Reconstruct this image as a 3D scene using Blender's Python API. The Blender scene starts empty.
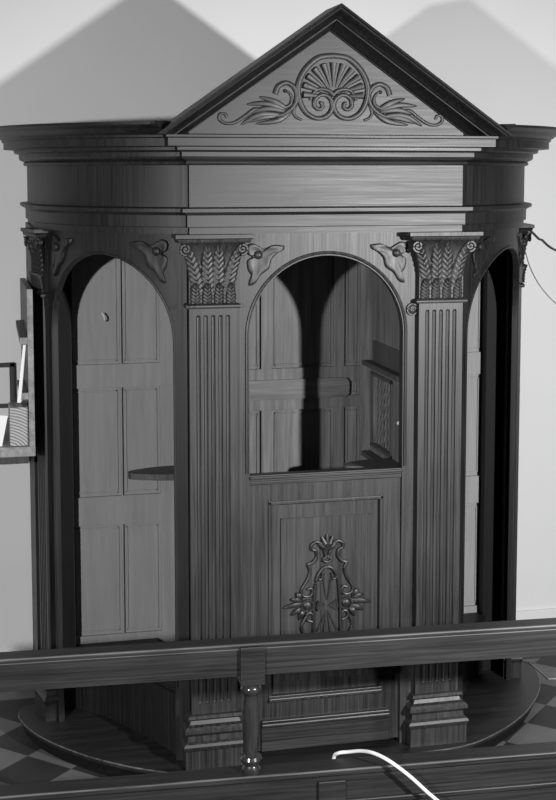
import bpy, bmesh, math, random
from math import sin, cos, pi, radians, sqrt, atan2, tan, asin, hypot
from mathutils import Vector, Matrix, noise
SC = bpy.context.scene
COL = SC.collection

# ------------------------------------------------------------------ camera, world, lights, exposure
cam_d = bpy.data.cameras.new('camera'); cam = bpy.data.objects.new('camera', cam_d); COL.objects.link(cam)
YAW, PITCH = radians(13.3656), radians(5.5002)
cam.location = (-1.424, -5.124, 2.368)
cam.rotation_euler = (pi/2 - PITCH, 0, -YAW)
cam_d.sensor_fit = 'AUTO'; cam_d.sensor_width = 36.0
cam_d.lens = 1350.0*36.0/800.0
cam_d.shift_y = -0.125
SC.camera = cam

world = bpy.data.worlds.new('world'); SC.world = world; world.use_nodes = True
world.node_tree.nodes['Background'].inputs[0].default_value = (1, 1, 1, 1)
world.node_tree.nodes['Background'].inputs[1].default_value = 0.042

def lamp(name, loc, aim, watts, radius, cone):
    d = bpy.data.lights.new(name, 'SPOT'); d.energy = watts; d.shadow_soft_size = radius
    d.spot_size = radians(cone); d.spot_blend = 1.0
    o = bpy.data.objects.new(name, d); o.location = loc; COL.objects.link(o)
    o.rotation_euler = (Vector(aim) - Vector(loc)).to_track_quat('-Z', 'Y').to_euler()
lamp('photo_lamp_right', (1.72, -4.40, 2.26), (0.95, 0.3, 0.95), 1150, 0.07, 88)
lamp('photo_lamp_left', (-3.52, -4.80, 2.26), (-1.05, 0.5, 0.75), 890, 0.07, 88)

SC.view_settings.view_transform = 'Standard'; SC.view_settings.look = 'None'
SC.view_settings.exposure = 0.0; SC.view_settings.gamma = 1.0
SC.view_settings.use_curve_mapping = False

# ------------------------------------------------------------------ materials
def new_mat(name):
    m = bpy.data.materials.new(name); m.use_nodes = True
    nt = m.node_tree; b = nt.nodes['Principled BSDF']
    return m, nt, b
def grey(v): return (v, v, v, 1)
def wood(name, lo, hi, rough=0.42, spec=0.5, axis='z', bump=0.25, grain=95.0):
    m, nt, b = new_mat(name); N = nt.nodes; L = nt.links
    tc = N.new('ShaderNodeTexCoord'); mp = N.new('ShaderNodeMapping')
    s = {'z': (grain, grain, 2.2), 'x': (2.2, grain, grain), 'y': (grain, 2.2, grain)}[axis]
    mp.inputs['Scale'].default_value = s
    L.new(tc.outputs['Object'], mp.inputs['Vector'])
    n1 = N.new('ShaderNodeTexNoise'); n1.inputs['Scale'].default_value = 1.0; n1.inputs['Detail'].default_value = 6; n1.inputs['Roughness'].default_value = 0.65
    n1.inputs['Distortion'].default_value = 0.6
    L.new(mp.outputs[0], n1.inputs['Vector'])
    n2 = N.new('ShaderNodeTexNoise'); n2.inputs['Scale'].default_value = 3.0; n2.inputs['Detail'].default_value = 3
    L.new(tc.outputs['Object'], n2.inputs['Vector'])
    mx = N.new('ShaderNodeMath'); mx.operation = 'MULTIPLY_ADD'; mx.inputs[1].default_value = 0.35
    L.new(n2.outputs['Fac'], mx.inputs[0]); L.new(n1.outputs['Fac'], mx.inputs[2])
    rp = N.new('ShaderNodeMapRange'); rp.inputs['From Min'].default_value = 0.48; rp.inputs['From Max'].default_value = 0.86
    L.new(mx.outputs[0], rp.inputs['Value'])
    cr = N.new('ShaderNodeMix'); cr.data_type = 'RGBA'; cr.inputs[6].default_value = grey(lo); cr.inputs[7].default_value = grey(hi)
    L.new(rp.outputs[0], cr.inputs[0]); L.new(cr.outputs[2], b.inputs['Base Color'])
    rr = N.new('ShaderNodeMapRange'); rr.inputs['To Min'].default_value = rough-0.16; rr.inputs['To Max'].default_value = rough+0.18
    L.new(n1.outputs['Fac'], rr.inputs['Value']); L.new(rr.outputs[0], b.inputs['Roughness'])
    b.inputs['Specular IOR Level'].default_value = spec
    bp = N.new('ShaderNodeBump'); bp.inputs['Strength'].default_value = bump; bp.inputs['Distance'].default_value = 0.002
    L.new(n1.outputs['Fac'], bp.inputs['Height']); L.new(bp.outputs[0], b.inputs['Normal'])
    return m
def plain(name, v, rough=0.6, spec=0.4, var=0.12, scale=8.0, bump=0.0):
    m, nt, b = new_mat(name); N = nt.nodes; L = nt.links
    tc = N.new('ShaderNodeTexCoord')
    n = N.new('ShaderNodeTexNoise'); n.inputs['Scale'].default_value = scale; n.inputs['Detail'].default_value = 5
    L.new(tc.outputs['Object'], n.inputs['Vector'])
    cr = N.new('ShaderNodeMix'); cr.data_type = 'RGBA'
    cr.inputs[6].default_value = grey(v*(1-var)); cr.inputs[7].default_value = grey(min(1, v*(1+var)))
    L.new(n.outputs['Fac'], cr.inputs[0]); L.new(cr.outputs[2], b.inputs['Base Color'])
    b.inputs['Roughness'].default_value = rough; b.inputs['Specular IOR Level'].default_value = spec
    if bump:
        bp = N.new('ShaderNodeBump'); bp.inputs['Strength'].default_value = bump; bp.inputs['Distance'].default_value = 0.004
        L.new(n.outputs['Fac'], bp.inputs['Height']); L.new(bp.outputs[0], b.inputs['Normal'])
    return m
OAK_V = wood('oak_vertical', 0.004, 0.040, 0.46, 0.62, 'z', 0.14)
OAK_H = wood('oak_horizontal', 0.004, 0.040, 0.46, 0.62, 'x', 0.14)
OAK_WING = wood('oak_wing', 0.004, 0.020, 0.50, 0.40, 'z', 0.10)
OAK_LIGHT = wood('oak_board_light', 0.014, 0.058, 0.46, 0.62, 'z', 0.10)
BACK_WOOD = wood('oak_unvarnished', 0.10, 0.24, 0.6, 0.4, 'z', 0.06, 45)
BACK_WOOD_H = wood('oak_unvarnished_horizontal', 0.10, 0.24, 0.6, 0.4, 'x', 0.06, 45)
PAINTED = wood('grey_painted_boards', 0.27, 0.34, 0.75, 0.3, 'z', 0.03, 30)
OAK_CARVED = wood('oak_carved', 0.005, 0.036, 0.44, 0.65, 'z', 0.06)
RAIL_WOOD = wood('rail_oak', 0.006, 0.032, 0.46, 0.5, 'x', 0.2)
WORN_EDGE = wood('worn_oak_edge', 0.02, 0.16, 0.5, 0.4, 'x', 0.1)
SHADE_POST = wood('interior_shade_black', 0.003, 0.010, 0.6, 0.2, 'z', 0.08)  # near black, stands in for shade at the booth's outer corners
OAK_INNER = wood('oak_interior_fittings', 0.04, 0.11, 0.55, 0.4, 'z', 0.08)
RAIL_TURNED = wood('rail_turned_oak', 0.015, 0.04, 0.22, 0.6, 'z', 0.06)
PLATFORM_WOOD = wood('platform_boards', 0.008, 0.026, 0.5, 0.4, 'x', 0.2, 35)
PLASTER = plain('limewashed_plaster', 0.74, 0.9, 0.2, 0.05, 1.6, 0.15)
PINE = wood('pale_pine', 0.14, 0.30, 0.6, 0.3, 'y', 0.1, 30)
DARKEDGE = wood('dark_stained_board', 0.02, 0.05, 0.5, 0.4, 'z')
PAPER = plain('white_paper', 0.7, 0.8, 0.2, 0.05)
CABLE = plain('white_cable', 0.85, 0.4, 0.5, 0.03)
BLACKCORD = plain('dark_cord', 0.05, 0.6, 0.3)
GREYCORD = plain('grey_cord', 0.42, 0.7, 0.3)

# ------------------------------------------------------------------ mesh helpers
def link(name, bm, mat, parent=None, smooth=False, recalc=True):
    if recalc: bmesh.ops.recalc_face_normals(bm, faces=bm.faces[:])
    me = bpy.data.meshes.new(name); bm.to_mesh(me); bm.free()
    me.materials.append(mat)
    if smooth:
        for p in me.polygons: p.use_smooth = True
        me.set_sharp_from_angle(angle=radians(smooth if smooth is not True else 40))
    o = bpy.data.objects.new(name, me); COL.objects.link(o)
    if parent: o.parent = parent
    return o
def tag(o, label=None, cat=None, group=None, kind=None):
    if label: o['label'] = label
    if cat: o['category'] = cat
    if group: o['group'] = group
    if kind: o['kind'] = kind
    return o
def empty(name, label, cat, group=None, loc=(0, 0, 0), rz=0):
    o = bpy.data.objects.new(name, None); COL.objects.link(o); o.location = loc; o.rotation_euler = (0, 0, rz)
    o.empty_display_size = 0.1
    return tag(o, label, cat, group)
def box(bm, x0, x1, y0, y1, z0, z1, bev=0.0):
    v = [bm.verts.new((x, y, z)) for x in (x0, x1) for y in (y0, y1) for z in (z0, z1)]
    f = [bm.faces.new([v[i] for i in q]) for q in ((0,1,3,2),(4,6,7,5),(0,4,5,1),(2,3,7,6),(0,2,6,4),(1,5,7,3))]
    if bev:
        ed = list({e for q in f for e in q.edges})
        bmesh.ops.bevel(bm, geom=ed, offset=bev, segments=2, affect='EDGES', profile=0.5)
def prism(bm, pts, fn0, fn1):
    """closed outline pts -> two rings by fn0/fn1, sides and caps"""
    a = [bm.verts.new(fn0(p)) for p in pts]; b = [bm.verts.new(fn1(p)) for p in pts]
    n = len(pts)
    for i in range(n): bm.faces.new((a[i], a[(i+1) % n], b[(i+1) % n], b[i]))
    bm.faces.new(a[::-1]); bm.faces.new(b)
def tube(bm, pts, rad, n=8, flat=1.0, nrm=None):
    """tapered tube through 3-D points; flat squashes it along nrm"""
    pts = [Vector(p) for p in pts]
    if not hasattr(rad, '__len__'): rad = [rad]*len(pts)
    rings = []
    up0 = Vector(nrm) if nrm else None
    for i, p in enumerate(pts):
        t = (pts[min(i+1, len(pts)-1)] - pts[max(i-1, 0)])
        if t.length < 1e-9: t = Vector((0, 0, 1))
        t.normalize()
        u = up0.copy() if up0 else Vector((0, 0, 1))
        if abs(u.dot(t)) > 0.98: u = Vector((1, 0, 0))
        u = (u - t*u.dot(t)).normalized(); w = t.cross(u)
        rings.append([bm.verts.new(p + (u*cos(2*pi*k/n)*flat + w*sin(2*pi*k/n))*max(rad[i], 2e-4)) for k in range(n)])
    for a, b in zip(rings, rings[1:]):
        for k in range(n): bm.faces.new((a[k], a[(k+1) % n], b[(k+1) % n], b[k]))
    bm.faces.new(rings[0][::-1]); bm.faces.new(rings[-1])
def spline(ctrl, per=8):
    """Catmull-Rom through control tuples of any size"""
    out = []; n = len(ctrl)
    for i in range(n-1):
        p0 = ctrl[max(i-1, 0)]; p1 = ctrl[i]; p2 = ctrl[i+1]; p3 = ctrl[min(i+2, n-1)]
        for k in range(per):
            t = k/per
            out.append(tuple(0.5*(2*b + (c-a)*t + (2*a-5*b+4*c-d)*t*t + (3*b-a-3*c+d)*t**3) for a, b, c, d in zip(p0, p1, p2, p3)))
    out.append(tuple(ctrl[-1])); return out
def lathe(bm, prof, cx, cy, n=24):
    rings = [[bm.verts.new((cx + r*cos(2*pi*k/n), cy + r*sin(2*pi*k/n), z)) for k in range(n)] for r, z in prof]
    for a, b in zip(rings, rings[1:]):
        for k in range(n): bm.faces.new((a[k], a[(k+1) % n], b[(k+1) % n], b[k]))
    bm.faces.new(rings[0][::-1]); bm.faces.new(rings[-1])
def sweep(bm, path, prof, i0, i1):
    """closed profile (offset, z) swept along plan path points i0..i1, mitred against the whole path; outward = right of travel"""
    n = len(path); rings = []
    for i in range(i0, i1+1):
        p = Vector(path[i])
        def nr(a, b):
            d = (Vector(b)-Vector(a)).normalized(); return Vector((d.y, -d.x))
        if i == 0: m = nr(path[0], path[1]); s = 1
        elif i == n-1: m = nr(path[-2], path[-1]); s = 1
        else:
            a = nr(path[i-1], path[i]); b = nr(path[i], path[i+1]); m = (a+b).normalized(); s = 1/max(m.dot(a), 0.3)
        rings.append([bm.verts.new((p.x+m.x*o*s, p.y+m.y*o*s, z)) for o, z in prof])
    k = len(prof)
    for a, b in zip(rings, rings[1:]):
        for j in range(k): bm.faces.new((a[j], a[(j+1) % k], b[(j+1) % k], b[j]))
    bm.faces.new(rings[0][::-1]); bm.faces.new(rings[-1])
def grid(bm, rows):
    """rows of 3-D points -> quads, returns vertex rows"""
    V = [[bm.verts.new(p) for p in r] for r in rows]
    for a, b in zip(V, V[1:]):
        for i in range(len(a)-1): bm.faces.new((a[i], a[i+1], b[i+1], b[i]))
    return V
def arch_wall(bm, fmap, s0, s1, z0, z1, sc, hw, spring, t, n=40, ns=6):
    """wall in (s, z) with a round-headed opening down to z0; fmap(s, z, d) -> xyz, d = depth inward"""
    L = [s0 + (sc-hw-s0)*i/ns for i in range(ns)] + [sc - hw*cos(pi*i/n) for i in range(n+1)] + [sc+hw + (s1-sc-hw)*(i+1)/ns for i in range(ns)]
    def low(s):
        d = abs(s-sc)
        if d > hw - 1e-9: return None
        return spring + sqrt(max(hw*hw - d*d, 0))
    for d, flip in ((0, 0), (t, 1)):
        for a, b in zip(L, L[1:]):
            la, lb = low(a), low(b)
            inside = la is not None or lb is not None
            if inside:
                la = spring if la is None else la; lb = spring if lb is None else lb
                q = [(a, la), (b, lb), (b, z1), (a, z1)]
            else: q = [(a, z0), (b, z0), (b, spring), (b, z1), (a, z1), (a, spring)]
            bm.faces.new([bm.verts.new(fmap(s, z, d)) for s, z in q])
    out = [(sc-hw, z0), (sc-hw, spring)] + [(sc - hw*cos(pi*i/n), spring + hw*sin(pi*i/n)) for i in range(1, n)] + [(sc+hw, spring), (sc+hw, z0)]
    per = [(s1, z0), (s1, z1)] + [(s, z1) for s in L[::-1]][1:] + [(s0, z0)]
    for ring in (out, per):
        for p, q in zip(ring, ring[1:]):
            bm.faces.new([bm.verts.new(fmap(*p, 0)), bm.verts.new(fmap(*q, 0)), bm.verts.new(fmap(*q, t)), bm.verts.new(fmap(*p, t))])
    for a, b in ((s0, sc-hw), (sc+hw, s1)):
        bm.faces.new([bm.verts.new(fmap(a, z0, 0)), bm.verts.new(fmap(b, z0, 0)), bm.verts.new(fmap(b, z0, t)), bm.verts.new(fmap(a, z0, t))])
    bmesh.ops.remove_doubles(bm, verts=bm.verts[:], dist=1e-5)
def relief(bm, fmap, outline, c, h, back=0.004):
    """pillow-shaped carving over a star-shaped outline (u, v) about c"""
    out = spline(outline + [outline[0]], 5)[:-1]
    rings = []
    for t, hh in ((1, -back), (1, 0.5), (0.96, 0.85), (0.88, 1.0), (0.66, 0.86), (0.4, 0.72), (0.15, 0.70)):
        rings.append([bm.verts.new(fmap(c[0]+(u-c[0])*t, c[1]+(v-c[1])*t, hh*h if hh > 0 else hh)) for u, v in out])
    n = len(out)
    for a, b in zip(rings, rings[1:]):
        for k in range(n): bm.faces.new((a[k], a[(k+1) % n], b[(k+1) % n], b[k]))
    bm.faces.new(rings[0][::-1]); bm.faces.new(rings[-1])
def dome(bm, fmap, cu, cv, r, h, n=16):
    rings = []
    for t in (0, 0.25, 0.5, 0.75, 0.93):
        a = t*pi/2
        rings.append([bm.verts.new(fmap(cu+r*cos(a)*cos(2*pi*k/n), cv+r*cos(a)*sin(2*pi*k/n), h*sin(a)-0.001)) for k in range(n)])
    for a, b in zip(rings, rings[1:]):
        for k in range(n): bm.faces.new((a[k], a[(k+1) % n], b[(k+1) % n], b[k]))
    bm.faces.new(rings[0][::-1]); bm.faces.new(rings[-1])
def spiral(cu, cv, r0, r1, a0, turns, n=30):
    return [(cu + (r0+(r1-r0)*i/n)*cos(a0+2*pi*turns*i/n), cv + (r0+(r1-r0)*i/n)*sin(a0+2*pi*turns*i/n)) for i in range(n+1)]
def leaf(bm, fmap_, cu, v0, w, h, d0, flare, veins=7, bend=0.0):
    """acanthus leaf: feathered heightfield, pointed top curling forward"""
    fmap = lambda u, v, d: fmap_(u + bend*max((v-v0)/h, 0)**1.6, v, d)
    nu, nv = 12, veins*7; rows = []
    for j in range(nv+1):
        v = j/nv
        hw = 0.5*w*(0.86 + 0.14*sin(pi*min(v/0.5, 1))) * (1 if v < 0.5 else sqrt(max(1-((v-0.5)/0.5)**2.0, 0.0)))
        hw *= 1 + 0.05*sin(v*veins*2*pi)
        r = []
        for i in range(nu+1):
            u = -1 + 2*i/nu
            ridge = 0.0016*sin(2*pi*(v*veins - abs(u)*1.25))*min(1, 4*(1-v))
            mid = 0.004*math.exp(-(u/0.14)**2)
            d = d0*(1-abs(u)**2.2) + (ridge if 0 < i < nu else 0) + mid + flare*v**3
            if i in (0, nu) : d = flare*v**3 - 0.004
            r.append(fmap(cu + u*max(hw, 0.0004), v0 + v*h, d))
        rows.append(r)
    V = grid(bm, rows)
    # closed back
    B = [[bm.verts.new(fmap(cu + s*0.3*w, v0+h*j/nv*0.9, -0.012 + flare*(j/nv)**3*0.5)) for s in (-1, 1)] for j in range(nv+1)]
    for j in range(nv):
        bm.faces.new((V[j][0], V[j+1][0], B[j+1][0], B[j][0])); bm.faces.new((V[j][-1], B[j][1], B[j+1][1], V[j+1][-1]))
        bm.faces.new((B[j][0], B[j+1][0], B[j+1][1], B[j][1]))
    bm.faces.new([B[-1][0]] + V[-1] + [B[-1][1]])

# ------------------------------------------------------------------ setting
FLOOR = -0.08; WALL_Y = 1.20
m, nt, b = new_mat('chequered_tiles'); N = nt.nodes; L = nt.links
tc = N.new('ShaderNodeTexCoord'); mp = N.new('ShaderNodeMapping'); mp.vector_type = 'POINT'
TILE = 0.237
mp.inputs['Rotation'].default_value = (0, 0, radians(-45)); mp.inputs['Scale'].default_value = (1/TILE,)*3
# u = (x+y)/sqrt2, v = (y-x)/sqrt2 ; edges at x+y = 1.255, x-y = .733
mp.inputs['Location'].default_value = (-1.255/sqrt(2)/TILE + 8, 0.733/sqrt(2)/TILE + 8, 0.02)
L.new(tc.outputs['Object'], mp.inputs['Vector'])
ck = N.new('ShaderNodeTexChecker'); ck.inputs['Scale'].default_value = 1.0
ck.inputs['Color1'].default_value = grey(0.145); ck.inputs['Color2'].default_value = grey(0.035)
L.new(mp.outputs[0], ck.inputs['Vector'])
nz = N.new('ShaderNodeTexNoise'); nz.inputs['Scale'].default_value = 7; nz.inputs['Detail'].default_value = 6
L.new(tc.outputs['Object'], nz.inputs['Vector'])
mr = N.new('ShaderNodeMapRange'); mr.inputs['To Min'].default_value = 0.6; mr.inputs['To Max'].default_value = 1.3; L.new(nz.outputs['Fac'], mr.inputs['Value'])
# plain dark border strip that runs along the wall
sx = N.new('ShaderNodeSeparateXYZ'); L.new(tc.outputs['Object'], sx.inputs[0])
gt = N.new('ShaderNodeMath'); gt.operation = 'GREATER_THAN'; gt.inputs[1].default_value = 0.99; L.new(sx.outputs['Y'], gt.inputs[0])
gt2 = N.new('ShaderNodeMath'); gt2.operation = 'GREATER_THAN'; gt2.inputs[1].default_value = 1.06; L.new(sx.outputs['Y'], gt2.inputs[0])
m1 = N.new('ShaderNodeMix'); m1.data_type = 'RGBA'; L.new(gt.outputs[0], m1.inputs[0]); L.new(ck.outputs[0], m1.inputs[6]); m1.inputs[7].default_value = grey(0.04)
m2 = N.new('ShaderNodeMix'); m2.data_type = 'RGBA'; L.new(gt2.outputs[0], m2.inputs[0]); L.new(m1.outputs[2], m2.inputs[6]); m2.inputs[7].default_value = grey(0.15)
mm = N.new('ShaderNodeMix'); mm.data_type = 'RGBA'; mm.blend_type = 'MULTIPLY'; mm.inputs[0].default_value = 1
L.new(m2.outputs[2], mm.inputs[6]); L.new(mr.outputs[0], mm.inputs[7]); L.new(mm.outputs[2], b.inputs['Base Color'])
b.inputs['Roughness'].default_value = 0.6; b.inputs['Specular IOR Level'].default_value = 0.2
TILES = m
bm = bmesh.new(); box(bm, -4.5, 4.5, -7.5, WALL_Y, FLOOR-0.1, FLOOR)
tag(link('floor', bm, TILES), 'black and pale grey diagonal chequered tile floor', 'floor', kind='structure')
bm = bmesh.new(); box(bm, -4.5, 4.5, WALL_Y, WALL_Y+0.2, FLOOR-0.1, 5.0)
tag(link('wall_back', bm, PLASTER), 'white plastered wall behind the confessional', 'wall', kind='structure')
bm = bmesh.new(); box(bm, -4.5, 4.5, WALL_Y-0.018, WALL_Y, FLOOR, 0.10, 0.004)
tag(link('baseboard_back', bm, PLASTER), 'white painted skirting along the back wall', 'baseboard', kind='structure')

# ------------------------------------------------------------------ plan of the confessional
HX, NA, RR = 0.556, 18, 0.872
ctrR = Vector((0.237, 0.836)); a0, a1 = radians(-68.4), radians(-4.0)
right = [(ctrR.x+RR*cos(a0+(a1-a0)*i/NA), ctrR.y+RR*sin(a0+(a1-a0)*i/NA)) for i in range(NA+1)]
WE = right[-1]
left = [(-x, y) for x, y in right][::-1]
SIDE_Y = WALL_Y - 0.02
PATH = [(-WE[0], SIDE_Y)] + left + [(-HX, 0.0), (HX, 0.0)] + right + [(WE[0], SIDE_Y)]
iL0, iL1 = 1, 1+NA                       # left wing
iC0, iC1 = 2+NA, 3+NA                    # centre front
iR0, iR1 = 4+NA, 4+2*NA                  # right wing
ARC_LEN = RR*abs(a1-a0)
SC_ = RR*radians(26.9); SHW = 0.341   # middle and half width of the side arches along the wing
def wing_map(side, off):
    """s along the wing from the centre outwards, z, d inward"""
    def f(s, z, d):
        a = a0 + (a1-a0)*s/ARC_LEN; r = RR + off - d
        return (side*(ctrR.x + r*cos(a)), ctrR.y + r*sin(a), z)
    return f
def flat_map(y):
    return lambda u, v, h: (u, y - h, v)

conf = empty('confessional', 'large carved dark oak confessional with triangular pediment and three arched openings', 'confessional')

# --- walls of the centre and the wings
FY = 0.02
bm = bmesh.new(); arch_wall(bm, lambda s, z, d: (s, FY+d, z), -0.56, 0.56, 0.0, 2.13, 0, 0.317, 1.715, 0.045)
frame = link('arched_frame', bm, OAK_V, conf)
# moulded bead round the central arch
bm = bmesh.new()
pts = [(-0.328, FY-0.002, 1.17)] + [(-0.328*cos(pi*i/40), FY-0.002, 1.715+0.328*sin(pi*i/40)) for i in range(41)] + [(0.328, FY-0.002, 1.17)]
tube(bm, pts, 0.0065, 8, 1.0, (0, -1, 0)); link('arch_bead', bm, OAK_V, frame, True)

TREFOIL = [(-1.0, 0.62), (-0.55, 0.66), (-0.12, 0.50), (0.10, 0.60), (0.40, 0.74), (0.66, 0.60), (0.62, 0.30), (0.42, 0.16),
           (0.62, -0.02), (0.58, -0.40), (0.44, -0.66), (0.56, -1.05), (0.30, -0.98), (0.05, -0.62), (-0.30, -0.36), (-0.42, 0.02), (-0.66, 0.28), (-0.95, 0.44)]
def trefoil(name, fmap, cu, cv, s, sx, parent, mat):
    bm = bmesh.new()
    relief(bm, fmap, [(cu+sx*u*s, cv+v*s) for u, v in TREFOIL], (cu+sx*0.12*s, cv+0.2*s), 0.012)
    dome(bm, lambda u, v, h: fmap(u, v, h+0.011), cu+sx*0.16*s, cv+0.24*s, 0.19*s, 0.014)
    return link(name, bm, mat, parent, 50)
fm = flat_map(FY)
for sx_ in (-1, 1):
    trefoil('spandrel_ornament', fm, sx_*0.268, 2.016, 0.092, sx_, frame, OAK_V)
# round rosette by the right pilaster
bm = bmesh.new(); dome(bm, fm, 0.353, 1.81, 0.023, 0.010)
tube(bm, [fm(0.353+0.022*cos(2*pi*i/24), 1.81+0.022*sin(2*pi*i/24), 0.006) for i in range(25)], 0.004, 6)
tube(bm, [fm(u, v, 0.011) for u, v in spiral(0.353, 1.81, 0.013, 0.002, 0, 1.3)], 0.0028, 6)
link('rosette', bm, OAK_CARVED, frame, True)

for side in (-1, 1):
    f0 = wing_map(side, -0.02)
    bm = bmesh.new(); arch_wall(bm, f0, 0.0, ARC_LEN, 0.0, 2.13, SC_, SHW, 1.692, 0.022)
    w = link('wing_wall', bm, OAK_WING, conf, 20)
    g = wing_map(side, -0.02)
    gm = lambda u, v, h, g=g: g(u, v, -h)
    # bead round the opening
    bm = bmesh.new(); c = SC_; r = SHW+0.006
    tube(bm, [gm(c-r, 0.3, 0)] + [gm(c-r*cos(pi*i/40), 1.692+r*sin(pi*i/40), 0) for i in range(41)] + [gm(c+r, 0.3, 0)], 0.006, 8, 1.0, (side*0.7, -0.7, 0))
    link('arch_bead', bm, OAK_WING, w, True)
    trefoil('spandrel_ornament', gm, SC_-0.262, 2.03, 0.095, -1, w, OAK_WING)
    trefoil('spandrel_ornament', gm, SC_+0.262, 2.03, 0.095, 1, w, OAK_WING)
    # plain side running back to the wall
    bm = bmesh.new()
    xa, xb = sorted((side*1.118, side*1.078))
    box(bm, xa, xb, WE[1]-0.01, SIDE_Y, 0.0, 2.13); link('side_return', bm, OAK_WING, conf)

# --- entablature, mitred round the plan
ARCHI = [(-0.05, 2.122), (0.0, 2.122), (0.0, 2.147), (0.010, 2.150), (0.010, 2.194), (0.014, 2.198), (0.022, 2.202), (0.026, 2.206), (0.034, 2.207), (0.034, 2.220), (0.0, 2.226), (-0.05, 2.226)]
FRIEZE = [(-0.05, 2.226), (0.0, 2.226), (0.0, 2.386), (-0.05, 2.386)]
CORN = [(-0.05, 2.386), (0.010, 2.386), (0.015, 2.390), (0.017, 2.395), (0.015, 2.400), (0.010, 2.403), (0.020, 2.406), (0.032, 2.412), (0.036, 2.420), (0.036, 2.436), (0.052, 2.440), (0.058, 2.444), (0.058, 2.455), (0.104, 2.459), (0.104, 2.488), (0.112, 2.492), (0.112, 2.500), (-0.05, 2.500)]
CROWN = CORN[:-1] + [(0.118, 2.503), (0.128, 2.510), (0.140, 2.524), (0.160, 2.534), (0.165, 2.538), (0.165, 2.548), (-0.05, 2.548)]
for i0, i1, mat_ in ((0, iL1+1, OAK_WING), (iC0, iC1, OAK_H), (iR0-1, len(PATH)-1, OAK_WING)):
    for nm, pr in (('architrave', ARCHI), ('frieze', FRIEZE), ('cornice', CORN if mat_ is OAK_H else CROWN)):
        bm = bmesh.new(); sweep(bm, PATH, pr, i0, i1); link(nm, bm, mat_, conf, 12)
# plain top board
bm = bmesh.new()
pl = [(x*0.97, y+0.02) for x, y in PATH]
prism(bm, pl, lambda p: (p[0], p[1], 2.44), lambda p: (p[0], p[1], 2.475)); link('top_board', bm, OAK_H, conf)

# --- pediment
APEX, SL = 2.992, 0.700
CA = 1/sqrt(1+SL*SL)
bm = bmesh.new()
prism(bm, [(-0.655, 2.50), (0.655, 2.50), (0, APEX-0.04)], lambda p: (p[0], 0.0, p[1]), lambda p: (p[0], 0.06, p[1]))
ped = link('pediment', bm, OAK_H, conf)
RAKE = [(0.0, -0.168), (0.009, -0.170), (0.011, -0.160), (0.016, -0.158), (0.021, -0.150), (0.027, -0.132), (0.034, -0.118), (0.041, -0.110), (0.0415, -0.098), (0.046, -0.097), (0.047, -0.085), (0.052, -0.060), (0.060, -0.040), (0.067, -0.026), (0.068, -0.012), (0.072, -0.010), (0.073, 0.002), (0.073, 0.05), (0.0, 0.05)]
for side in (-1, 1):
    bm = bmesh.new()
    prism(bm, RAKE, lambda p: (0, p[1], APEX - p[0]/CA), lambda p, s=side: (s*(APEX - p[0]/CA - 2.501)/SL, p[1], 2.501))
    link('raking_cornice', bm, OAK_WING, ped)  # same oak as the centre; darker tone paints in the shade on the rake
TY = lambda u, v, h: (u+0.014, -h, v-0.008)
# shell with volutes
bm = bmesh.new()
S = 0.142/175.0
def cz(p, s): return (s*(p[0]-272)*S, 2.687 - (p[1]-195)*S*0.97)
ring = [(272, 28), (200, 40), (140, 90), (106, 150), (98, 200), (110, 260), (140, 310), (190, 336), (240, 325), (268, 285), (262, 245), (235, 222), (205, 224), (182, 245), (180, 275), (200, 292), (218, 282), (216, 262), (205, 260)]
for s in (-1, 1):
    c2 = spline([cz(p, s) for p in ring], 6)
    n = len(c2); tube(bm, [TY(u, v, 0.007) for u, v in c2], [0.0115 - 0.005*i/n for i in range(n)], 10, 0.5, (0, 1, 0))
    c2 = spline([cz(p, s) for p in [(275, 222), (250, 200), (215, 192), (185, 200), (165, 225), (158, 250)]], 6)
    n = len(c2); tube(bm, [TY(u, v, 0.006) for u, v in c2], [0.0095 - 0.005*i/n for i in range(n)], 10, 0.55, (0, 1, 0))
link('shell_frame', bm, OAK_H, ped, True)
bm = bmesh.new()
for k in range(11):
    a = radians(-8 + 196*k/10)
    rr = 0.122
    tube(bm, [TY(0.03*cos(a), 2.668+0.03*sin(a), 0.001), TY(0.075*cos(a), 2.674+0.075*sin(a), 0.004), TY(rr*cos(a), 2.682+(rr-0.012)*sin(a), 0.006)], [0.003, 0.0085, 0.0140], 8, 0.8, (0, 1, 0))
link('shell_carving', bm, OAK_H, ped, True)
bm = bmesh.new()
prof = [TY(0.128*cos(2*pi*i/40), 2.687+0.118*sin(2*pi*i/40), -0.0) for i in range(40)]
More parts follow.
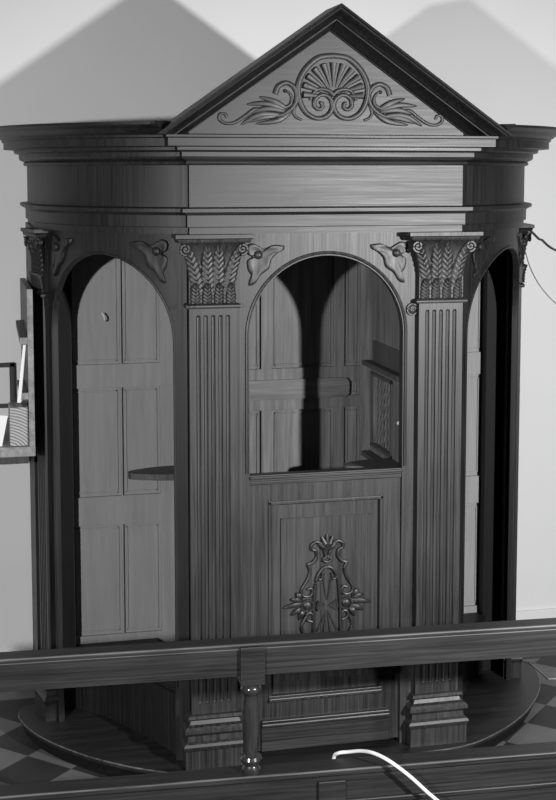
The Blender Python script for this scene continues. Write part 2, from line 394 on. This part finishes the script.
# foliage scrolls
PX = 0.00405/5.56
def fz(p, s): return (s*((360+p[0]/5.56-335.5)*0.00405), 2.572 + (117.5-(80+p[1]/5.56))*0.0039)
STEM = [(182, 72), (165, 30), (125, 10), (85, 28), (64, 70), (72, 120), (110, 165), (170, 190), (235, 172), (290, 155), (340, 190), (400, 228), (450, 234), (482, 212), (478, 184), (452, 184), (444, 204)]
CURL = [(135, 50), (108, 62), (92, 92), (102, 130), (140, 148)]
FOOT = [(62, 60), (68, 120), (82, 165), (70, 195), (38, 212)]
LEAVES = [[(120, 150), (190, 112), (268, 88)], [(130, 155), (230, 125), (338, 130)], [(130, 165), (230, 152), (315, 178)], [(95, 165), (170, 215), (290, 236)], [(150, 185), (270, 185), (368, 242)], [(170, 190), (250, 200), (330, 226)]]
bm.free()
for s in (-1, 1):
    bm = bmesh.new()
    for ctrl, r0, r1, h in ((STEM, 0.0095, 0.0045, 0.005), (CURL, 0.003, 0.007, 0.005), (FOOT, 0.006, 0.0045, 0.004)):
        c2 = spline([fz(p, s) for p in ctrl], 7); n = len(c2)
        tube(bm, [TY(u, v, h) for u, v in c2], [1.12*(r0+(r1-r0)*i/n) for i in range(n)], 10, 0.6, (0, 1, 0))
    dome(bm, TY, *fz((128, 54), s), 0.008, 0.012)
    for lf in LEAVES:
        c2 = spline([fz(p, s) for p in lf], 8); n = len(c2)
        tube(bm, [TY(u, v, 0.003+0.004*sin(pi*i/n)) for i, (u, v) in enumerate(c2)], [0.0105*sin(pi*(0.12+0.88*i/(n-1)))**0.7 + 0.0005 for i in range(n)], 8, 0.65, (0, 1, 0))
    link('foliage_scroll', bm, OAK_H, ped, True)

# --- pilasters
def pilaster(xc, yf, w, depth, nfl, mat, cap_over, M=Matrix()):
    """shaft with flutes (the part), capital and base as sub-parts; front faces -y"""
    hw = w/2; z0, z1 = 0.205, 1.835
    bm = bmesh.new()
    cols = []; fw = w*0.78; pitch = fw/nfl; fr = pitch*0.30
    us = [-hw, -fw/2]
    for k in range(nfl):
        c = -fw/2 + pitch*(k+0.5)
        us += [c - fr*cos(pi*i/8) for i in range(9)]
    us += [fw/2, hw]
    fz0, fz1 = 0.262, 1.800
    zs = [z0, fz0-fr*1.01] + [fz0-fr*cos(pi/2*i/4) for i in range(5)] + [fz0+0.35, 0.9, 1.3, fz1-0.3] + [fz1+fr*sin(pi/2*i/4) for i in range(5)] + [fz1+fr*1.02, z1]
    def depthf(u, z):
        best = 0
        for k in range(nfl):
            c = -fw/2 + pitch*(k+0.5); dz = 0
            if z < fz0: dz = fz0-z
            elif z > fz1: dz = z-fz1
            r2 = fr*fr - (u-c)**2 - dz*dz
            if r2 > 0: best = max(best, sqrt(r2)*0.95)
        return best
    rows = [[(xc+hw*-1, yf+depth, z)] + [(xc+u, yf + depthf(u, z), z) for u in us] + [(xc+hw, yf+depth, z)] for z in zs]
    V = grid(bm, rows)
    for j in range(len(V)-1): bm.faces.new((V[j][-1], V[j][0], V[j+1][0], V[j+1][-1]))
    bm.faces.new(V[0][::-1]); bm.faces.new(V[-1])
    bm.transform(M); sh = link('pilaster', bm, mat, conf)
    # base
    bm = bmesh.new()
    bp = [(0.0, 0.215), (0.014, 0.212), (0.016, 0.200), (0.004, 0.190), (0.010, 0.176), (0.024, 0.170), (0.033, 0.160), (0.034, 0.148), (0.026, 0.140), (0.018, 0.132), (0.020, 0.112), (0.032, 0.104), (0.038, 0.094), (0.034, 0.082), (0.030, 0.074), (0.030, 0.0)]
    k_ = min(1, w/0.19*0.6+0.4)
    rect = [(xc-hw, yf+depth), (xc-hw, yf), (xc+hw, yf), (xc+hw, yf+depth)]
    rings = []
    for o, z in bp:
        o *= k_
        rings.append([bm.verts.new((x + (-o if x < xc else o), y + (-o if y < yf+0.001 else 0), z)) for x, y in rect])
    for a, b in zip(rings, rings[1:]):
        for i in range(4): bm.faces.new((a[i], a[(i+1) % 4], b[(i+1) % 4], b[i]))
    bm.faces.new(rings[0]); bm.faces.new(rings[-1][::-1])
    bm.transform(M); link('pilaster_base', bm, mat, sh)
    # capital: necking, flared bell, two tiers of leaves, corner volutes, abacus
    bm = bmesh.new()
    prof = [(0.012, 1.835), (0.016, 1.843), (0.012, 1.852), (0.0, 1.856), (0.0, 2.00), (0.006, 2.04), (0.018, 2.075), (0.030, 2.088)]
    ab = [(cap_over*0.75, 2.090), (cap_over*0.82, 2.096), (cap_over*0.85, 2.104), (cap_over, 2.108), (cap_over, 2.122)]
    for pr in (prof, ab):
        rings = []
        for o, z in pr:
            o2 = o*k_ if pr is prof else o
            rings.append([bm.verts.new((x + (-o2 if x < xc else o2), y + (-o2 if y < yf+0.001 else 0), z)) for x, y in rect])
        for a, b in zip(rings, rings[1:]):
            for i in range(4): bm.faces.new((a[i], a[(i+1) % 4], b[(i+1) % 4], b[i]))
        bm.faces.new(rings[0][::-1]); bm.faces.new(rings[-1])
    fmp = lambda u, v, h: (xc+u, yf-h, v)
    nl = 4
    lw = w/nl
    for k in range(nl):          # upper tier: two upright leaves, two bending out to the volutes
        c = -hw + lw*(k+0.5); side = k in (0, nl-1)
        bd = (-1 if k == 0 else 1)*0.050*k_ if side else (-1 if k == 1 else 1)*0.004
        leaf(bm, fmp, c*0.86, 1.90, lw*(1.22 if side else 1.22), 0.187, 0.008, 0.030 if side else 0.022, 9, bd)
    for k in range(nl-1):        # pointed tongues in the gaps
        c = -hw + lw*(k+1)
        leaf(bm, fmp, c, 1.97, lw*0.42, 0.105, 0.001, 0.008, 3)
    for k in range(nl):          # lower tier
        c = -hw + lw*(k+0.5)
        leaf(bm, fmp, c, 1.855, lw*0.98, 0.082, 0.013, 0.014, 6)
    for s in (-1, 1):
        cu, cv = s*(hw+0.018*k_), 2.066
        sp = spiral(cu, cv, 0.021*k_+0.002, 0.003, radians(-100 if s > 0 else -80), 1.6*s, 32)
        tail = spline([(s*(hw-0.018), 1.97), (s*(hw-0.012), 2.01), (s*(hw+0.004), 2.04)], 5)
        ptsv = tail + sp if False else sp
        tube(bm, [fmp(u, v, 0.018+0.012) for u, v in ptsv], [0.0058*k_]*len(ptsv), 6)
        st = spline([(s*(hw-0.035*k_), 1.955), (s*(hw-0.022*k_), 2.02), (s*(hw-0.002), 2.072), (s*(hw+0.016*k_), 2.088)], 6)
        dome(bm, lambda u, v, h: fmp(u, v, h+0.005), cu, cv, 0.020*k_, 0.026)
    bm.transform(M); link('capital', bm, mat, sh, 50)
    return sh
for s in (-1, 1):
    pilaster(s*0.467, -0.008, 0.186, 0.05, 5, OAK_V, 0.060)
for s in (-1, 1):
    an = radians(-11.5)
    M_ = Matrix.Translation((s*(ctrR.x+0.846*cos(an)), ctrR.y+0.846*sin(an), 0)) @ Matrix.Rotation(s*radians(78), 4, 'Z')
    pilaster(0.0, -0.028, 0.130, 0.06, 4, OAK_WING, 0.045, M_)

# --- half door of the central bay
DY = 0.03
bm = bmesh.new()
box(bm, -0.317, -0.235, DY, DY+0.03, 0.02, 1.135); box(bm, 0.235, 0.317, DY, DY+0.03, 0.02, 1.135)
box(bm, -0.235, 0.235, DY, DY+0.03, 1.042, 1.135); box(bm, -0.235, 0.235, DY, DY+0.03, 0.02, 0.235)
door = link('half_door', bm, OAK_V, conf)
bm = bmesh.new(); box(bm, -0.317, 0.317, DY-0.014, DY+0.032, 1.135, 1.162, 0.004); box(bm, -0.317, 0.317, DY-0.022, DY-0.0, 1.146, 1.157, 0.003); box(bm, -0.317, 0.317, DY-0.008, DY+0.03, 1.120, 1.136, 0.003)
link('door_sill', bm, OAK_H, door)
# panel field: two boards of slightly different tone
bm = bmesh.new(); box(bm, -0.235, -0.02, DY+0.012, DY+0.025, 0.235, 1.055); link('door_panel', bm, OAK_LIGHT, door)
bm = bmesh.new(); box(bm, -0.02, 0.235, DY+0.012, DY+0.025, 0.235, 1.055); link('door_panel', bm, OAK_V, door)
for xa, xb, mt in ((-0.183, -0.02, OAK_LIGHT), (-0.02, 0.183, OAK_V)):      # raised field
    bm = bmesh.new(); box(bm, xa, xb, DY+0.006, DY+0.0125, 0.30, 0.972, 0.003 if False else 0.0); link('raised_field', bm, mt, door)
bm = bmesh.new()
for (x0, x1, z0, z1) in ((-0.240, -0.226, 0.235, 1.055), (0.226, 0.240, 0.235, 1.055)):
    box(bm, x0, x1, DY-0.006, DY+0.014, z0, z1, 0.004)
box(bm, -0.240, 0.240, DY-0.006, DY+0.014, 1.034, 1.050, 0.004)
box(bm, -0.240, 0.240, DY-0.016, DY+0.014, 0.222, 0.240, 0.005); box(bm, -0.240, 0.240, DY-0.008, DY+0.014, 0.236, 0.248, 0.003)
link('panel_moulding', bm, OAK_V, door)
bm = bmesh.new()
for (x0, x1, z0, z1) in ((-0.186, -0.183, 0.30, 0.975), (0.183, 0.186, 0.30, 0.975), (-0.186, 0.186, 0.972, 0.975)):
    box(bm, x0, x1, DY+0.006, DY+0.013, z0, z1)
link('panel_bead', bm, OAK_V, door)
bm = bmesh.new(); box(bm, -0.270, 0.270, DY-0.014, DY+0.004, 0.02, 0.125, 0.003); box(bm, -0.272, 0.272, DY-0.026, DY+0.004, 0.122, 0.140, 0.006); box(bm, -0.270, 0.270, DY-0.018, DY+0.004, 0.138, 0.150, 0.004)
link('kick_board', bm, OAK_H, door)
# carved cartouche
DM = flat_map(DY+0.007)
bm = bmesh.new()
K = 0.000835
def dz(p, s): return (0.006 + s*(290-p[0])*K, 0.610 + (420-p[1])*K)
CART = [
 ([(228, 640), (222, 560), (224, 420), (234, 300), (260, 246), (290, 230)], 0.007, 0.007),
 ([(268, 262), (262, 290), (248, 292), (244, 274)], 0.005, 0.005),
 ([(214, 212), (192, 214), (204, 245), (190, 290), (162, 335), (166, 365), (195, 374), (216, 358), (210, 335), (190, 338)], 0.006, 0.006),
 ([(192, 214), (216, 206), (236, 180), (232, 150), (212, 140), (212, 118), (238, 106), (264, 122), (276, 152), (284, 190)], 0.007, 0.006),
 ([(290, 210), (268, 196), (290, 178)], 0.006, 0.006),
 ([(214, 500), (190, 490), (186, 465), (206, 456), (220, 474)], 0.006, 0.005),
 ([(186, 470), (162, 520), (180, 570), (205, 590), (222, 575), (214, 555)], 0.007, 0.005),
 ([(228, 640), (245, 680), (270, 705), (290, 715)], 0.007, 0.006),
 ([(205, 590), (215, 640), (240, 700), (290, 745)], 0.005, 0.006)]
for s in (-1, 1):
    for ctrl, r0, r1 in CART:
        c2 = spline([dz(p, s) for p in ctrl], 6); n = len(c2)
        tube(bm, [DM(u, v, 0.008) for u, v in c2], [r0+(r1-r0)*i/n for i in range(n)], 8)
    u, v = dz((192, 420), s)
    dome(bm, DM, u, v, 0.020, 0.012)
    tube(bm, [DM(u+0.024*cos(2*pi*i/24), v+0.024*sin(2*pi*i/24), 0.008) for i in range(25)], 0.0048, 6)
    for a, b in (((172, 408), (66, 424)), ((165, 398), (104, 382)), ((160, 392), (134, 350)), ((165, 432), (108, 462)), ((172, 440), (150, 488))):
        c2 = spline([dz(a, s), dz(((a[0]+b[0])/2, (a[1]+b[1])/2-6), s), dz(b, s)], 6); n = len(c2)
        tube(bm, [DM(u_, v_, 0.004+0.008*sin(pi*i/n)) for i, (u_, v_) in enumerate(c2)], [0.0105*sin(pi*(0.15+0.83*i/(n-1)))+0.001 for i in range(n)], 8, 0.7, (0, 1, 0))
    for k in range(5):      # small fans inside the loop
        a = radians(150 + 50*k/4*1.2)
        p0 = (282, 425); p1 = (282+48*cos(a), 425 - 48*sin(a)*0.9)
        tube(bm, [DM(*dz(p0, s), 0.004), DM(*dz(p1, s), 0.007)], [0.002, 0.006], 6)
    for k in range(4):
        a = radians(100 + 22*k)
        p0 = (288, 400); p1 = (288+100*cos(a), 400-110*sin(a))
        if p1[0] > 236: tube(bm, [DM(*dz(p0, s), 0.003), DM(*dz(p1, s), 0.005)], [0.002, 0.004], 6)
        p0 = (288, 450); p1 = (288+90*cos(a), 450+120*sin(a))
        if p1[0] > 236: tube(bm, [DM(*dz(p0, s), 0.003), DM(*dz(p1, s), 0.005)], [0.002, 0.004], 6)
for k in range(5):          # crest palmette
    a = radians(90 + 32*(k-2)); p0 = (290, 150); p1 = (290+80*cos(a)*0.62, 150-80*sin(a))
    tube(bm, [DM(*dz(p0, 1), 0.006), DM(*dz(((p0[0]+p1[0])/2, (p0[1]+p1[1])/2), 1), 0.012), DM(*dz(p1, 1), 0.006)], [0.004, 0.010, 0.006], 8)
link('carved_cartouche', bm, OAK_CARVED, door, True)

# --- panelled backs
BY = 0.755
def back(x0, x1, z0, z1, stiles, rails, mat, name, lock=None):
    bm = bmesh.new(); box(bm, x0, x1, BY+0.015, BY+0.03, z0, z1)
    p = link(name, bm, mat, conf)
    for a, b in stiles:
        bm = bmesh.new(); box(bm, a, b, BY, BY+0.016, z0, z1, 0.002); link('stile', bm, mat, p)
    for a, b in rails:
        bm = bmesh.new(); box(bm, x0, x1, BY-0.001, BY+0.016, a, b, 0.002); link('rail', bm, mat, p)
    # thin beads round every field
    bm = bmesh.new(); rs = sorted(rails); ss = sorted(stiles)
    for (a, b), (c, d) in zip(ss, ss[1:]):
        for (e, f), (g, h) in zip(rs, rs[1:]):
            i0_, i1_, j0, j1 = b+0.012, c-0.012, f+0.012, g-0.012
            for q in ((i0_, i0_+0.008, j0, j1), (i1_-0.008, i1_, j0, j1), (i0_, i1_, j0, j0+0.008), (i0_, i1_, j1-0.008, j1)):
                box(bm, q[0], q[1], BY+0.010, BY+0.016, q[2], q[3], 0.002)
    link('panel_bead', bm, mat, p)
    if mat is PAINTED: p['label'] = 'plain grey painted back boards'
    return p
pc = back(-0.42, 0.42, 0.0, 2.44, ((-0.42, -0.32), (-0.105, -0.055), (0.235, 0.285), (0.36, 0.42)), ((0.0, 0.15), (1.285, 1.34), (1.42, 1.475), (2.36, 2.44)), BACK_WOOD, 'centre_back_panel')
bm = bmesh.new()
prism(bm, [(-0.42, 1.335), (0.290, 1.335), (0.305, 1.352), (0.305, 1.408), (0.290, 1.425), (-0.42, 1.425)], lambda p: (p[0], BY-0.014, p[1]), lambda p: (p[0], BY+0.001, p[1]))
link('lock_rail', bm, BACK_WOOD_H, pc)
for s in (-1, 1):
    xs = sorted((s*0.46, s*1.06))
    bm = bmesh.new(); xa, xb = sorted((s*0.955, s*1.062)); box(bm, xa, xb, 0.70, BY+0.03, 0.0, 2.44); link('added_shade_post', bm, SHADE_POST, conf)  # added post, covers a lit strip of the back boards with painted shade
    st = tuple(sorted((min(s*a, s*b), max(s*a, s*b)) for a, b in ((0.46, 0.565), (0.733, 0.740), (0.96, 1.06))))
    back(xs[0], xs[1], 0.0, 2.44, st, ((0.0, 0.30), (0.80, 0.93), (1.415, 1.52), (2.36, 2.44)), PAINTED, 'side_back_panel')

bm = bmesh.new(); tube(bm, spline([(-0.803, BY-0.001, 1.712), (-0.806, BY-0.02, 1.718), (-0.812, BY-0.026, 1.735), (-0.818, BY-0.018, 1.748)], 5), 0.004, 6)
tag(link('coat_hook', bm, PAPER, conf, True), 'small white hook')

# --- partitions with grilles, ledges and elbow rests
for s in (-1, 1):
    bm = bmesh.new()
    x0, x1 = sorted((s*0.405, s*0.455))
    for q in ((0.065, 0.43, 0, 2.44), (0.70, 0.755, 0, 2.44), (0.43, 0.70, 0, 1.125), (0.43, 0.70, 1.44, 2.44)): box(bm, x0, x1, *q)
    p = link('partition', bm, BACK_WOOD, conf)
    bm = bmesh.new()
    # woven diagonal lattice
    y0, y1, z0, z1 = 0.43, 0.70, 1.125, 1.44
    for d in (-1, 1):
        c = -1.0
        while c < 1.0:
            # line z = zc + d*1.6*(y-yc) + c
            seg = []
            for i in range(41):
                y = y0 + (y1-y0)*i/40; z = 1.2825 + d*1.5*(y-0.565) + c + 0.006*sin(i*0.9)
                if z0 <= z <= z1: seg.append((s*(0.425+0.004*d), y, z))
            if len(seg) > 2: tube(bm, seg, 0.0065, 6)
            c += 0.052
    link('grille', bm, BACK_WOOD, p, True)
    bm = bmesh.new(); xa, xb = sorted((s*0.438, s*0.452)); box(bm, xa, xb, 0.428, 0.702, 1.123, 1.442); link('shutter', bm, OAK_WING, p)
    bm = bmesh.new()
    xa, xb = sorted((s*0.398, s*0.406))
    for q in ((0.415, 0.432, 1.11, 1.455), (0.698, 0.715, 1.11, 1.455), (0.415, 0.715, 1.11, 1.127), (0.415, 0.715, 1.438, 1.455)): box(bm, xa, xb, *q, 0.002)
    link('grille_frame', bm, OAK_INNER, p)
    for zt, proj in ((1.505, 0.045), (1.085, 0.045)):
        bm = bmesh.new(); xa, xb = sorted((s*(0.405-proj), s*0.406))
        box(bm, xa, xb, 0.22, 0.755-0.02, zt-0.022, zt, 0.004); link('ledge', bm, OAK_INNER, p)
    bm = bmesh.new(); xa, xb = sorted((s*0.400, s*0.406)); box(bm, xa, xb, 0.22, 0.70, 1.505, 1.60); link('ledge_back', bm, OAK_INNER, p)
def armrest(xw, tip, y0, y1, z, parent):
    """pointed elbow shelf with a curved bracket below; xw = partition face, tip = x of the point"""
    bm = bmesh.new(); d = 1 if tip > xw else -1; Ln = abs(tip-xw)
    ol = spline([(xw, y0, 0), (xw+d*Ln*0.5, y0+0.01, 0), (xw+d*Ln*0.92, (y0+y1)/2-0.035, 0), (tip, (y0+y1)/2, 0), (xw+d*Ln*0.92, (y0+y1)/2+0.035, 0), (xw+d*Ln*0.5, y1-0.01, 0), (xw, y1, 0)], 5)
    prism(bm, ol, lambda p: (p[0], p[1], z-0.026), lambda p: (p[0], p[1], z))
    ym = (y0+y1)/2
    br = spline([(xw, z-0.026), (xw+d*Ln*0.55, z-0.028), (xw+d*Ln*0.30, z-0.045), (xw+d*Ln*0.10, z-0.075), (xw, z-0.12)], 5)
    prism(bm, br, lambda p: (p[0], ym-0.02, p[1]), lambda p: (p[0], ym+0.02, p[1]))
    return link('elbow_rest', bm, OAK_INNER, parent)
armrest(-0.455, -0.750, 0.34, 0.52, 1.108, conf)
armrest(0.455, 0.750, 0.34, 0.52, 1.108, conf)
armrest(0.405, 0.165, 0.26, 0.43, 1.112, conf)
bm = bmesh.new(); dome(bm, lambda u, v, h: (0.4055-h, u, v), 0.325, 1.285, 0.010, 0.012)
tag(link('shutter_knob', bm, PAPER, conf, True), 'small white knob')
# kneelers inside the side bays
for s in (-1, 1):
    bm = bmesh.new()
    prism(bm, [(s*0.60, 0.12), (s*0.70, 0.33), (s*0.84, 0.57), (s*0.98, 0.72), (s*0.98, 0.745), (s*0.60, 0.745)], lambda p: (p[0], p[1], 0.0), lambda p: (p[0], p[1], 0.25))
    k = link('kneeler', bm, OAK_WING, conf)
    bm = bmesh.new()
    prism(bm, [(s*0.585, 0.11), (s*0.69, 0.325), (s*0.83, 0.56), (s*0.985, 0.715), (s*0.985, 0.748), (s*0.585, 0.748)], lambda p: (p[0], p[1], 0.248), lambda p: (p[0], p[1], 0.27))
    link('kneeler_top', bm, OAK_WING, k)

# ------------------------------------------------------------------ curved platform
half = [(0.0, -0.085), (0.30, -0.085), (0.56, -0.065), (0.74, 0.02), (0.90, 0.145), (1.00, 0.25), (1.10, 0.385), (1.165, 0.51), (1.205, 0.64), (1.205, 0.71), (1.18, 0.765), (1.13, 0.785)]
hs = spline(half, 4)
outl = [(x, y) for x, y in hs] + [(1.122, 0.80), (1.122, WALL_Y-0.02), (-1.122, WALL_Y-0.02), (-1.122, 0.80)] + [(-x, y) for x, y in hs[::-1]][:-1]
plat = empty('platform', 'low dark wooden platform with bowed front under the confessional', 'platform')
RISER = wood('platform_riser_shade', 0.003, 0.009, 0.6, 0.25, 'x', 0.1)  # near black puts the shade below the deck edge into the colour
ins = lambda p, z: (p[0]*0.982, p[1] + (0.022 if p[1] < 0.9 else 0), z)
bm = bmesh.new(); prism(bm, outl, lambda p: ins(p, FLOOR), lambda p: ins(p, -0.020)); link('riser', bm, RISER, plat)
bm = bmesh.new(); prism(bm, outl, lambda p: (p[0], p[1], -0.020), lambda p: (p[0], p[1], 0.0)); dk = link('deck', bm, PLATFORM_WOOD, plat)
bm = bmesh.new(); tube(bm, [(-x, y, -0.0055) for x, y in hs[::-1]] + [(x, y, -0.0055) for x, y in hs[1:]], 0.0034, 6); link('worn_edge', bm, WORN_EDGE, dk, True)

# ------------------------------------------------------------------ altar rail in front
rail = empty('altar_rail', 'dark oak altar rail running in front of the confessional', 'rail', loc=(-0.40, -0.975, FLOOR), rz=radians(-3.1))
def RZ(z): return z - FLOOR
bm = bmesh.new()
prof = [(-0.030, 0.744), (-0.030, 0.832), (-0.034, 0.836), (-0.034, 0.846), (-0.028, 0.850), (0.036, 0.850), (0.042, 0.842), (0.038, 0.826), (0.038, 0.744)]
prism(bm, prof, lambda p: (-1.6, p[0], RZ(p[1])), lambda p: (1.6, p[0], RZ(p[1])))
tr = link('top_rail', bm, RAIL_WOOD, rail)
bm = bmesh.new(); tube(bm, [(-1.6, -0.0325, RZ(0.8475)), (0, -0.0325, RZ(0.8475)), (1.6, -0.0325, RZ(0.8475))], 0.0042, 8)
tube(bm, [(-1.6, -0.031, RZ(0.834)), (0, -0.031, RZ(0.834)), (1.6, -0.031, RZ(0.834))], 0.003, 8)
tag(link('worn_edge', bm, WORN_EDGE, tr, True), 'worn pale edge bead')
bm = bmesh.new()
prof = [(-0.036, 0.386), (-0.042, 0.392), (-0.042, 0.404), (-0.036, 0.410), (0.040, 0.410), (0.046, 0.400), (0.040, 0.386)]
prism(bm, prof, lambda p: (-1.6, p[0], RZ(p[1])), lambda p: (1.6, p[0], RZ(p[1])))
lr = link('lower_rail', bm, RAIL_WOOD, rail)
bm = bmesh.new(); tube(bm, [(-1.6, -0.040, RZ(0.407)), (0, -0.040, RZ(0.407)), (1.6, -0.040, RZ(0.407))], 0.004, 8)
tag(link('worn_edge', bm, WORN_EDGE, lr, True), 'worn pale edge bead')
bm = bmesh.new(); box(bm, -1.6, 1.6, -0.030, 0.030, 0.0, RZ(0.386)); body = link('rail_panel', bm, RAIL_WOOD, rail)
bm = bmesh.new(); box(bm, -1.6, 1.6, -0.046, -0.030, RZ(0.288), RZ(0.306), 0.004); link('panel_ledge', bm, RAIL_WOOD, body)
for px in (-1.05, 0.136, 1.3):
    bm = bmesh.new(); box(bm, px-0.046, px+0.046, -0.042, -0.028, 0.0, RZ(0.372), 0.004); link('panel_stile', bm, RAIL_WOOD, body)
BX = -0.128
bm = bmesh.new()
lathe(bm, [(0.030, 0.410), (0.031, 0.425), (0.027, 0.430), (0.024, 0.436), (0.033, 0.448), (0.036, 0.458), (0.032, 0.468), (0.022, 0.474), (0.023, 0.482), (0.026, 0.50), (0.0285, 0.55), (0.0285, 0.58), (0.026, 0.63), (0.022, 0.668), (0.026, 0.676), (0.033, 0.684), (0.035, 0.694), (0.031, 0.704), (0.024, 0.710), (0.028, 0.716), (0.028, 0.722), (0.022, 0.724)], 0, 0)
for v in bm.verts: v.co.z -= FLOOR; v.co.x += BX; v.co.y -= 0.006
bal = link('baluster', bm, RAIL_TURNED, rail, 35)
bm = bmesh.new(); box(bm, BX-0.040, BX+0.040, -0.045, 0.040, RZ(0.715), RZ(0.843), 0.003); link('baluster_head', bm, RAIL_WOOD, bal)

# white cable over the lower rail
bm = bmesh.new()
cp = spline([(-0.228, -0.890, 0.30), (-0.228, -0.905, 0.395), (-0.218, -0.925, 0.420), (-0.190, -0.945, 0.430), (-0.155, -0.985, 0.447), (-0.125, -1.03, 0.455), (-0.084, -1.070, 0.441), (-0.021, -1.085, 0.391), (0.038, -1.09, 0.333), (0.092, -1.10, 0.282), (0.16, -1.12, 0.20), (0.25, -1.16, 0.06), (0.36, -1.26, FLOOR+0.009), (0.7, -1.6, FLOOR+0.009)], 8)
tube(bm, cp, 0.0062, 10)
tag(link('cable', bm, CABLE, None, True), 'white cable looped over the lower ledge of the altar rail', 'cable')

# ------------------------------------------------------------------ shelf, rack and small things at the left
sh = empty('wall_shelf', 'pale wooden wall shelf carrying the rack and block, left of the confessional', 'shelf')
SF = 0.50
bm = bmesh.new(); box(bm, -1.80, -1.126, SF, WALL_Y, 1.180, 1.222, 0.003); link('shelf_board', bm, PINE, sh)
bm = bmesh.new(); box(bm, -1.80, -1.150, SF+0.10, WALL_Y, 1.13, 1.180); link('apron', bm, DARKEDGE, sh)
rk = empty('leaflet_rack', 'tall narrow wooden leaflet rack standing on the shelf against the confessional', 'rack')
bm = bmesh.new(); box(bm, -1.150, -1.128, SF+0.012, 1.12, 1.222, 1.878); sp_ = link('side_panel', bm, DARKEDGE, rk)
bm = bmesh.new(); box(bm, -1.151, -1.127, SF, SF+0.012, 1.222, 1.879, 0.002); link('front_edge', bm, PINE, sp_)
def tilted(bm, x0, x1, yf, zf, dy, dz_, t):
    prism(bm, [(yf, zf), (yf+dy, zf+dz_), (yf+dy, zf+dz_+t), (yf, zf+t)], lambda p: (x0, p[0], p[1]), lambda p: (x1, p[0], p[1]))
for zf in (1.653, 1.422):
    bm = bmesh.new(); tilted(bm, -1.182, -1.151, SF+0.012, zf, 0.36, 0.035 if zf > 1.5 else 0.0, 0.024); o = link('ledge', bm, DARKEDGE, rk)
    bm = bmesh.new(); box(bm, -1.182, -1.151, SF, SF+0.012, zf-0.002, zf+0.026, 0.002); link('lip', bm, PINE, o)
bm = bmesh.new(); prism(bm, [(-1.170, 1.650), (-1.160, 1.650), (-1.184, 1.41), (-1.198, 1.41)], lambda p: (p[0], SF-0.008, p[1]), lambda p: (p[0]+0.002, SF-0.004, p[1]))
tag(link('leaflet', bm, PAPER), 'narrow white leaflet leaning between the two ledges of the rack', 'leaflet')
bm = bmesh.new(); box(bm, -1.229, -1.152, SF+0.015, SF+0.16, 1.223, 1.386, 0.003)
BL = wood('end_grain_block', 0.10, 0.42, 0.65, 0.3, 'y', 0.1, 14)
rg = BL.node_tree; wv = rg.nodes.new('ShaderNodeTexWave'); wv.wave_type = 'RINGS'; wv.rings_direction = 'Y'; wv.inputs['Scale'].default_value = 26; wv.inputs['Distortion'].default_value = 2.0
tcb = rg.nodes.new('ShaderNodeTexCoord'); mpb = rg.nodes.new('ShaderNodeMapping'); mpb.inputs['Location'].default_value = (1.26, 0, -1.15)
rg.links.new(tcb.outputs['Object'], mpb.inputs[0]); rg.links.new(mpb.outputs[0], wv.inputs['Vector'])
mxb = rg.nodes.new('ShaderNodeMix'); mxb.data_type = 'RGBA'; mxb.inputs[6].default_value = grey(0.14); mxb.inputs[7].default_value = grey(0.40)
rg.links.new(wv.outputs['Fac'], mxb.inputs[0]); rg.links.new(mxb.outputs[2], rg.nodes['Principled BSDF'].inputs['Base Color'])
tag(link('wood_block', bm, BL), 'pale block of wood with curved end grain standing on the shelf', 'block')
pf = empty('picture_frame', 'dark framed picture with white mount hanging above the shelf', 'picture frame', loc=(-1.308, WALL_Y, 1.375))
bm = bmesh.new()
for q in ((-0.13, -0.105, -0.105, 0.105), (0.105, 0.13, -0.105, 0.105), (-0.13, 0.13, 0.085, 0.105), (-0.13, 0.13, -0.105, -0.085)): box(bm, q[0], q[1], -0.025, 0, q[2], q[3], 0.003)
link('frame', bm, DARKEDGE, pf)
bm = bmesh.new(); box(bm, -0.106, 0.106, -0.012, -0.002, -0.086, 0.086); link('mount', bm, PAPER, pf)
bm = bmesh.new(); prism(bm, [(-1.36, 1.223), (-1.262, 1.223), (-1.236, 1.35), (-1.33, 1.36)], lambda p: (p[0], SF+0.03, p[1]), lambda p: (p[0], SF+0.036, p[1]))
tag(link('booklet', bm, PAPER), 'white booklet leaning beside the wood block on the shelf', 'booklet')

# cords on the right-hand wall and floor
bm = bmesh.new()
tube(bm, spline([(1.29, 1.188, 2.085), (1.325, 1.188, 2.072), (1.355, 1.188, 2.074), (1.385, 1.188, 2.062), (1.43, 1.188, 2.022), (1.445, 1.188, 2.018), (1.475, 1.188, 1.992), (1.522, 1.188, 1.964), (1.68, 1.188, 1.90)], 8), 0.0045, 8)
tag(link('cord', bm, BLACKCORD, None, True), 'thick dark cord running from the confessional side across the right wall', 'cord')
bm = bmesh.new()
tube(bm, spline([(1.325, 1.194, 2.06), (1.342, 1.194, 2.018), (1.382, 1.194, 1.891), (1.439, 1.194, 1.789), (1.528, 1.194, 1.696), (1.66, 1.194, 1.62)], 8), 0.0022, 6)
tag(link('wire', bm, GREYCORD, None, True), 'thin grey wire sagging below the dark cord on the right wall', 'wire')
bm = bmesh.new()
tube(bm, [(1.303, 0.926, FLOOR+0.004), (1.304, 0.82, FLOOR+0.004), (1.305, 0.710, FLOOR+0.004), (1.36, 0.702, FLOOR+0.004), (1.50, 0.70, FLOOR+0.003)], 0.0026, 6)
tag(link('floor_cord', bm, GREYCORD, None, True), 'thin pale cord lying bent on the tiles right of the platform', 'cord')
